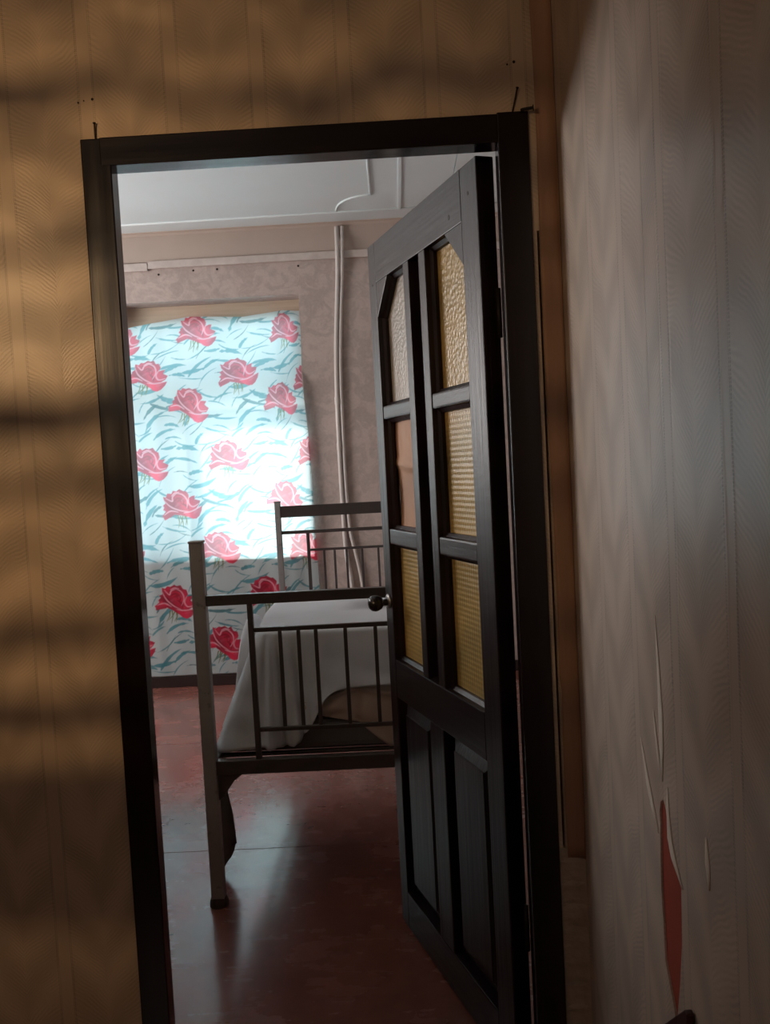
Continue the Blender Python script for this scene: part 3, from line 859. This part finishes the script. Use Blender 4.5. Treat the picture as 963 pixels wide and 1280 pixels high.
rows = [(1.515, 1.857), (1.172, 1.478), (0.800, 1.128)]
for ci, (x0, x1) in enumerate(((0.083, 0.304), (0.456, 0.675))):
    for ri, (z0, z1) in enumerate(rows):
        if ri == 0:
            poly = [(x0, z0), (x1, z0), (x1, z1), (0.180, z1), (x0, 1.765)] if ci == 0 else [(x0, z0), (x1, z0), (x1, 1.760), (0.581, z1), (x0, z1)]
        else:
            poly = [(x0, z0), (x1, z0), (x1, z1), (x0, z1)]
        # glazing bead: a thin stepped ring in front of the pane
        cxp = sum(p_[0] for p_ in poly) / len(poly); czp = sum(p_[1] for p_ in poly) / len(poly)
        def inset(d):
            out = []
            n = len(poly)
            for k in range(n):
                p0, p1_, p2_ = Vector(poly[k - 1]), Vector(poly[k]), Vector(poly[(k + 1) % n])
                n1_ = Vector((-(p1_ - p0).y, (p1_ - p0).x)).normalized(); n2_ = Vector((-(p2_ - p1_).y, (p2_ - p1_).x)).normalized()
                out.append(tuple(p1_ + (n1_ + n2_) * d / (1 + n1_.dot(n2_))))
            return out
        o_, i_ = poly, inset(0.009)
        bm = MB()
        n = len(poly)
        A = [bm.b.verts.new((p_[0], -0.014, p_[1])) for p_ in o_]; B = [bm.b.verts.new((p_[0], -0.020, p_[1])) for p_ in i_]; C = [bm.b.verts.new((p_[0], -0.029, p_[1])) for p_ in i_]
        for k in range(n):
            j = (k + 1) % n
            bm.b.faces.new((A[k], A[j], B[j], B[k])); bm.b.faces.new((B[k], B[j], C[j], C[k]))
        if not (ci == 1 and ri == 1):
            bm.build('glazing_bead', WOOD_V, leaf)
            mat = {(0, 0): AMBER_F, (1, 0): FROST, (0, 1): AMBER, (0, 2): AMBER_D, (1, 2): AMBER_D}[(ci, ri)]
            pn = MB().prism(inset(0.001), lambda p, q_, t: (p, t, q_), -0.034, -0.030).build('pane', mat, leaf)
            if (ci, ri) == (1, 0): pn['label'] = 'greyish hammered glass pane at the top of the lock side'
        else:
            bm.build('glazing_bead', WOOD_V, leaf)
            G = []
            for xx in np.linspace(x0 + 0.001, x1 - 0.001, 16):
                G.append([(xx, -0.033 + 0.010 * math.exp(-((zz - 1.335 - 0.10 * (xx - x0)) / 0.012) ** 2) * (0.4 + (x1 - xx) * 3) - 0.003 * math.sin((zz - z0) * 20) + 0.004 * math.sin(xx * 25), zz) for zz in np.linspace(z0 + 0.001, z1 - 0.001, 40)])
            pn = MB().grid(G).build('cardboard_infill', CARD, leaf, smooth=True)
            md = pn.modifiers.new('thickness', 'SOLIDIFY'); md.thickness = 0.002
            pn['label'] = 'creased brown cardboard filling the middle pane'

kn = MB().lathe([(0.0005, -0.002), (0.010, -0.001), (0.0095, 0.008), (0.0085, 0.012), (0.011, 0.016), (0.018, 0.021), (0.0225, 0.031), (0.0235, 0.038), (0.0215, 0.048), (0.015, 0.055), (0.007, 0.058), (0.001, 0.0585)], (0.705, 0.004, 0.960), (0, 1, 0), 28).build('door_knob', KNOB, leaf, smooth=True)
MB().lathe([(0.020, -0.0005), (0.021, 0.003), (0.018, 0.0055), (0.010, 0.006)], (0.705, 0.0, 0.962), (0, 1, 0), 24).build('knob_rose', KNOBM, leaf, smooth=True)['label'] = 'worn metal rose behind the black knob'
for z in (0.35, 1.65):
    MB().tube([(-0.004, -0.036, z - 0.05), (-0.004, -0.036, z + 0.05)], 0.0055, 10).build('hinge', IRON, leaf, smooth=True)
MB().lathe([(.004, 0), (.0045, .0006), (.001, .001)], (0.045, 0.0, 1.905), (0, 1, 0), 8).build('dowel_mark', IRON, leaf)
MB().lathe([(.004, 0), (.0045, .0006), (.001, .001)], (0.705, 0.0, 1.855), (0, 1, 0), 8).build('dowel_mark', IRON, leaf)
MB().lathe([(.006, 0), (.0065, .0006), (.001, .001)], (0.150, 0.0, 1.885), (0, 1, 0), 7).build('dowel_mark', IRON, leaf)

# ------------------------------------------------------------------ nails over the frame
def nail(p0, p1_, r, label):
    p0, p1_ = Vector(p0), Vector(p1_)
    a = (p1_ - p0).normalized(); L = (p1_ - p0).length
    o = MB().lathe([(r * 0.7, 0), (r, 0.004), (r, L - 0.0025), (r * 1.9, L - 0.002), (r * 1.9, L)], p0, a, 10).build('nail', IRON)
    tag(o, label, 'nail', 'nails above the door frame')


nail((-0.556, -0.002, FT + 0.0005), (-0.555, -0.005, 2.044), 0.0016, 'upright rusty nail above the left corner of the door frame')
nail((0.256, -0.001, FT + 0.004), (0.267, -0.006, 2.062), 0.0015, 'slanted rusty nail above the right end of the door frame')
nail((0.270, -0.011, FT + 0.004), (0.295, -0.016, FT + 0.005), 0.003, 'short thick nail lying at the right corner of the door frame')

# ------------------------------------------------------------------ bed
bed = empty('iron_bed', (-0.2, 0.921, 0))
tag(bed, 'old silver painted iron bed standing behind the open door', 'bed')
BX0, BX1 = -0.632 + 0.2, 0.262 + 0.2           # post centres in bed space (origin at the foot end)
HB = 1.95                                       # head end


def bbox(name, x0, x1, y0, y1, z0, z1, mat=BEDRAIL, bev=0.002):
    return MB().box(x0 + .2, x1 + .2, y0, y1, z0, z1).build(name, mat, bed, bev)


# foot end
for xc in (-0.632, 0.262):
    bm = MB().box(xc - 0.0205 + .2, xc + 0.0205 + .2, -0.018, 0.018, 0.025, 1.142).box(xc - 0.0225 + .2, xc + 0.0225 + .2, -0.020, 0.020, 1.142, 1.150)
    ps = bm.build('post', BEDPOST, bed, 0.003)
    MB().lathe([(.030, 0), (.030, .012), (.024, .027)], (xc + .2, 0, 0), (0, 0, 1), 14).build('rubber_foot', RUBBER, ps)
bbox('top_rail', -0.6115, 0.2415, -0.014, 0.014, 0.947, 0.979)
bbox('bottom_rail', -0.6115, 0.2415, -0.016, 0.016, 0.418, 0.462)
for xc in (-0.479, 0.109):
    bbox('inner_post', xc - 0.0085, xc + 0.0085, -0.009, 0.009, 0.462, 0.947)
bbox('cross_bar', -0.4705, 0.1005, -0.006, 0.006, 0.858, 0.872)
bbox('cross_bar', -0.4705, 0.1005, -0.006, 0.006, 0.546, 0.559)
for xc in (-0.391, -0.334, -0.280, -0.189, -0.096, -0.036, 0.020):
    bbox('spindle', xc - 0.0058, xc + 0.0058, -0.0055, 0.0055, 0.559, 0.858)
MB().prism([(-0.611 + .2, 0.418), (-0.530 + .2, 0.418), (-0.560 + .2, 0.395), (-0.597 + .2, 0.345), (-0.611 + .2, 0.335)], lambda p, q_, t: (p, t, q_), -0.004, 0.004).build('gusset', BEDRAIL, bed, 0.001)
# head end
for xc in (-0.654, 0.262):
    bm = MB().box(xc - 0.015 + .2, xc + 0.015 + .2, HB - 0.015, HB + 0.015, 0.025, 1.182).box(xc - 0.0175 + .2, xc + 0.0175 + .2, HB - 0.0175, HB + 0.0175, 1.182, 1.190)
    ps = bm.build('post', BEDPOST, bed, 0.003)
    MB().lathe([(.026, 0), (.026, .012), (.021, .027)], (xc + .2, HB, 0), (0, 0, 1), 14).build('rubber_foot', RUBBER, ps)
bbox('top_rail', -0.639, 0.247, HB - 0.012, HB + 0.012, 1.101, 1.162)
bbox('cross_bar', -0.639, 0.247, HB - 0.008, HB + 0.008, 1.011, 1.029)
for xc in (-0.500, 0.11):
    bbox('inner_post', xc - 0.0085, xc + 0.0085, HB - 0.008, HB + 0.008, 0.462, 1.011)
bbox('cross_bar', -0.4915, 0.1015, HB - 0.005, HB + 0.005, 0.915, 0.928)
bbox('cross_bar', -0.4915, 0.1015, HB - 0.005, HB + 0.005, 0.560, 0.572)
for xc in (-0.418, -0.362, -0.298, -0.215, -0.128, -0.06, 0.0):
    bbox('spindle', xc - 0.006, xc + 0.006, HB - 0.005, HB + 0.005, 0.572, 0.915)
bbox('bottom_rail', -0.639, 0.247, HB - 0.014, HB + 0.014, 0.420, 0.462)
for xc in (-0.628, 0.255):
    bbox('side_rail', xc - 0.012, xc + 0.012, 0.018, HB - 0.015, 0.418, 0.452)
for k in range(9):
    yy = 0.12 + k * 0.21
    bbox('slat', -0.616, 0.243, yy - 0.012, yy + 0.012, 0.432, 0.442)

# chest of drawers added behind the jamb to shade the lower leaf and floor
ch = empty('shade_dresser', (-1.80, 1.10, 0)); tag(ch, 'added unseen chest of drawers that shades the lower door leaf and floor', 'shade_dresser')
MB().box(-0.35, 0.35, -0.75, 0.80, 0.06, 1.30).build('carcass', WOOD_V, ch, 0.004)
MB().box(-0.37, 0.37, -0.77, 0.82, 1.3005, 1.325).build('top_board', WOOD_H, ch, 0.004)
for k in range(4):
    dr_ = MB().box(0.3505, 0.366, -0.73, 0.78, 0.10 + k * 0.30, 0.385 + k * 0.30).build('drawer', WOOD_H, ch, 0.004)
    MB().lathe([(.006, 0), (.006, .012), (.013, .018), (.011, .028), (.002, .031)], (0.366, 0.02, 0.24 + k * 0.30), (1, 0, 0), 14).build('knob', KNOBM, dr_, smooth=True)
for sx_ in (-1, 1):
    for y_ in (-0.70, 0.75):
        MB().box(sx_ * 0.31 - 0.025, sx_ * 0.31 + 0.025, y_ - 0.025, y_ + 0.025, 0, 0.0598).build('leg', WOOD_V, ch, 0.003)

# ------------------------------------------------------------------ bedding
mt = MB().box(-0.600, 0.238, 1.035, 2.80, 0.4425, 0.540).build('mattress', GREYC, None, 0.025, seg=3)
tag(mt, 'thin dark grey mattress lying on the iron bed', 'mattress')

rr_ = np.random.default_rng(3)


def path(pts, n):
    return smooth_curve(pts, n)


N = 150
# top edge (right end of the front -> front-left corner -> along the left side to the back)
top = path([(0.23, 1.075, 0.820), (0.0, 1.080, 0.820), (-0.25, 1.09, 0.821), (-0.42, 1.10, 0.820), (-0.490, 1.135, 0.820), (-0.510, 1.25, 0.818), (-0.525, 1.42, 0.818), (-0.532, 1.60, 0.820), (-0.525, 1.78, 0.815), (-0.45, 1.87, 0.805), (0.0, 1.88, 0.80), (0.23, 1.88, 0.80)], N)
hem = path([(0.25, 1.012, 0.662), (0.0, 1.012, 0.652), (-0.20, 1.008, 0.645), (-0.272, 1.005, 0.615), (-0.310, 1.004, 0.545), (-0.375, 0.998, 0.474), (-0.47, 0.985, 0.470), (-0.60, 0.985, 0.471), (-0.655, 1.20, 0.462), (-0.652, 1.75, 0.470), (-0.57, 2.02, 0.555), (0.0, 2.03, 0.56), (0.25, 2.03, 0.56)], N)
# match the two paths by hand-tuned parameters so the corner of both coincide
def resample(pth, knots_src, knots_dst):
    t = np.linspace(0, 1, N); s_ = np.interp(t, knots_dst, knots_src) * (len(pth) - 1)
    return np.stack([np.interp(s_, np.arange(len(pth)), pth[:, k]) for k in range(3)], 1)
top = resample(top, [0, 4 / 11, 8 / 11, 1], [0, 0.50, 0.82, 1])
hem = resample(hem, [0, 7 / 12, 9 / 12, 1], [0, 0.50, 0.80, 1])
cen = np.array([-0.12, 1.50, 0.832])
grid = []
tt = np.linspace(0, 1, N)
for i in range(N):
    row = []
    Tq, Hq = top[i], hem[i]
    inner = np.array([cen[0] + (Tq[0] - cen[0]) * 0.0, cen[1], cen[2]])
    for wq in (0.0, 0.35, 0.65, 0.82, 0.92, 0.97):
        p_ = inner + (Tq - inner) * wq
        p_[2] = 0.832 - 0.012 * wq ** 6 + 0.003 * math.sin(p_[0] * 22 + p_[1] * 9) * math.sin(p_[1] * 14)
        row.append(p_)
    d = Hq - Tq
    out = np.array([d[0], d[1], 0.0]); out = out / (np.linalg.norm(out) + 1e-9)
    foldph = tt[i] * 60 + 3 * math.sin(tt[i] * 17)
    for vq in np.linspace(0.0, 1.0, 30):
        hfrac = 0.06 * (1 - math.exp(-vq * 12)) + 0.94 * vq ** (1.25 if tt[i] < 0.45 else 1.1)
        p_ = Tq + np.array([d[0] * hfrac, d[1] * hfrac, d[2] * (0.02 + 0.98 * vq) - 0.0])
        amp = 0.020 * vq ** 0.7 * (0.45 + 0.55 * math.sin(tt[i] * 9 + 1) ** 2)
        near = 1.0 if 0.30 < tt[i] < 0.85 else 0.55
        p_ = p_ + out * near * amp * (math.sin(foldph) + 0.5 * math.sin(foldph * 2.3 + vq * 2))
        p_[1] += 0.004 * math.sin(p_[2] * 60 + p_[0] * 20) * vq * (tt[i] < 0.5)
        p_[2] = max(p_[2], 0.466 if p_[1] < 0.945 else 0.30)
        p_[1] = max(p_[1], 0.945)
        row.append(p_)
    grid.append(row)
sh = MB().grid(grid).build('bed_sheet', SHEET, None, smooth=True)
md = sh.modifiers.new('thickness', 'SOLIDIFY'); md.thickness = 0.0015; md.offset = 1
tag(sh, 'white sheet draped over the heap of bedding at the foot of the bed', 'sheet')

# folded bedding under the sheet
st = MB().box(-0.440, 0.225, 1.125, 1.82, 0.542, 0.798).build('folded_quilt', SHEET2, None, 0.06, seg=4)
tag(st, 'folded beige quilt piled under the draped white sheet', 'quilt')
# second bundle heaped against the pile on the window side
G = []
for a in np.linspace(0, 2 * math.pi, 48, endpoint=False):
    row = []
    for v in np.linspace(0, 1, 18):
        rr = math.sin(v * math.pi / 2) ** 0.7 * (0.10 + 0.035 * v) * (1 + 0.07 * math.sin(a * 3 + 1) + 0.06 * v * math.sin(a * 9 + 4 * v))
        zz = 0.800 - 0.34 * (1 - math.cos(v * math.pi / 2)) ** 0.9 - 0.012 * math.sin(a * 2) * v
        row.append((-0.592 + rr * math.cos(a) * 0.62, 1.60 + rr * math.sin(a) * 1.6, max(zz, 0.546 if -0.592 + rr * math.cos(a) * 0.62 > -0.606 else 0.462)))
    G.append(row)
bu = MB().grid(G, close_u=True).build('bundled_sheet', SHEET, None, smooth=True)
md = bu.modifiers.new('thickness', 'SOLIDIFY'); md.thickness = 0.0015
tag(bu, 'rumpled white bundle at the window side of the bed behind the draped sheet', 'sheet')
# turned-back lower sheet in front of the pile
G = []
for x in np.linspace(-0.345, 0.235, 60):
    t = (x + 0.345) / 0.58
    ztop = 0.600 + 0.048 * min(1, t * 4.0) + 0.006 * math.sin(x * 30)
    zbot = 0.548 + 0.02 * math.sin(x * 12) - 0.09 * max(0.0, min(1.0, (x + 0.17) / 0.10)) if x < 0.3 else 0.45
    row = []
    for v in np.linspace(0, 1, 24):
        z = ztop + (zbot - ztop) * v
        y = 1.056 - 0.030 * math.sin(v * 2.6) - 0.004 * math.sin(x * 55 + v * 5) - 0.016 * math.exp(-((v - 0.12) / 0.07) ** 2)
        row.append((x, min(y, 1.032 if z < 0.56 else 1.1), z))
    G.append(row)
us = MB().grid(G).build('under_sheet', SHEET2, None, smooth=True)
md = us.modifiers.new('thickness', 'SOLIDIFY'); md.thickness = 0.002
tag(us, 'creased beige sheet showing under the white sheet behind the spindles', 'sheet')

# pillow at the head
G = []
for a in np.linspace(0, 2 * math.pi, 40, endpoint=False):
    row = []
    for ph in np.linspace(-math.pi / 2, math.pi / 2, 20):
        ca, sa = math.cos(a), math.sin(a)
        e = abs(ca) ** 0.55 * (1 if ca > 0 else -1); g = abs(sa) ** 0.55 * (1 if sa > 0 else -1)
        r = max(math.cos(ph), 0.0) ** 0.55
        row.append((0.0 + 0.22 * e * r, 2.48 + 0.19 * g * r, 0.662 + 0.112 * math.sin(ph) * (0.55 + 0.45 * (1 - r)) * 1.0 + 0.004 * math.sin(5 * a)))
    G.append(row)
pl = MB().grid(G, close_u=True).build('pillow', SHEET, None, smooth=True)
tag(pl, 'white pillow at the head end of the iron bed', 'pillow')

# cloth hanging behind the near leg
G = []
for v in np.linspace(0, 1, 24):
    z = 0.44 - v * 0.435
    wd = np.interp(v, [0, 0.25, 0.55, 0.82, 0.94, 1], [0.010, 0.030, 0.050, 0.056, 0.040, 0.016])
    row = []
    for u in np.linspace(0, 1, 8):
        row.append((-0.668 + wd * u, 1.13 + 0.010 * math.sin(u * 5 + v * 3), z + 0.03 * u * (v > 0.8)))
    G.append(row)
hc = MB().grid(G).build('hanging_cloth', HANGC, None, smooth=True)
md = hc.modifiers.new('thickness', 'SOLIDIFY'); md.thickness = 0.002
tag(hc, 'grey cloth corner hanging down behind the near leg of the bed', 'cloth')

# ------------------------------------------------------------------ board end at the foot of the right wall
bd = MB().prism([(-0.500, 0.0), (-0.690, 0.0), (-0.666, 0.648), (-0.658, 0.650), (-0.555, 0.560)], lambda p, q_, t: (t, p, q_), XR - 0.012, XR - 0.002).build('wooden_board', MAROON, None, 0.002)
tag(bd, 'dark maroon pointed board end at the bottom of the torn right wall', 'board')

# ------------------------------------------------------------------ slats added behind the camera, shaped to cast shadow bands on the wall
bl = empty('shadow_slats', (0, -1.78, 0))
tag(bl, 'added slats behind the viewer that cast bands of shade on the wall', 'blind')
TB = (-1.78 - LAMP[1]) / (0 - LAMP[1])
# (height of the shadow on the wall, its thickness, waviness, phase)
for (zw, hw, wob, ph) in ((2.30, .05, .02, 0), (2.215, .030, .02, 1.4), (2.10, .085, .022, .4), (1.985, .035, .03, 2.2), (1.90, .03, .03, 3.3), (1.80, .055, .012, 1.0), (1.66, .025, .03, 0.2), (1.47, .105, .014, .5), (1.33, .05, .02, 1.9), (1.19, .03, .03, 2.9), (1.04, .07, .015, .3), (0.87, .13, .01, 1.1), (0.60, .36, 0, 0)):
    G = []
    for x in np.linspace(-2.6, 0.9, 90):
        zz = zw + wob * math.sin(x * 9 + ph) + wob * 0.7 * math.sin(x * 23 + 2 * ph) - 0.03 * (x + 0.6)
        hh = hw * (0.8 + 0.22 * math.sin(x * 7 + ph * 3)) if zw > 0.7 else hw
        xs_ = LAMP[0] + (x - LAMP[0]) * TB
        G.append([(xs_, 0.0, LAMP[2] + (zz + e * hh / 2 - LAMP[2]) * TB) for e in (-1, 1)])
    MB().grid(G).build('shadow_slat', WINWOOD, bl)
for x in (-2.1, -1.0):
    MB().tube([(x, 0.008, 2.4), (x, 0.008, 1.2)], 0.002, 6).build('shadow_slat_cord', BACKING, bl)
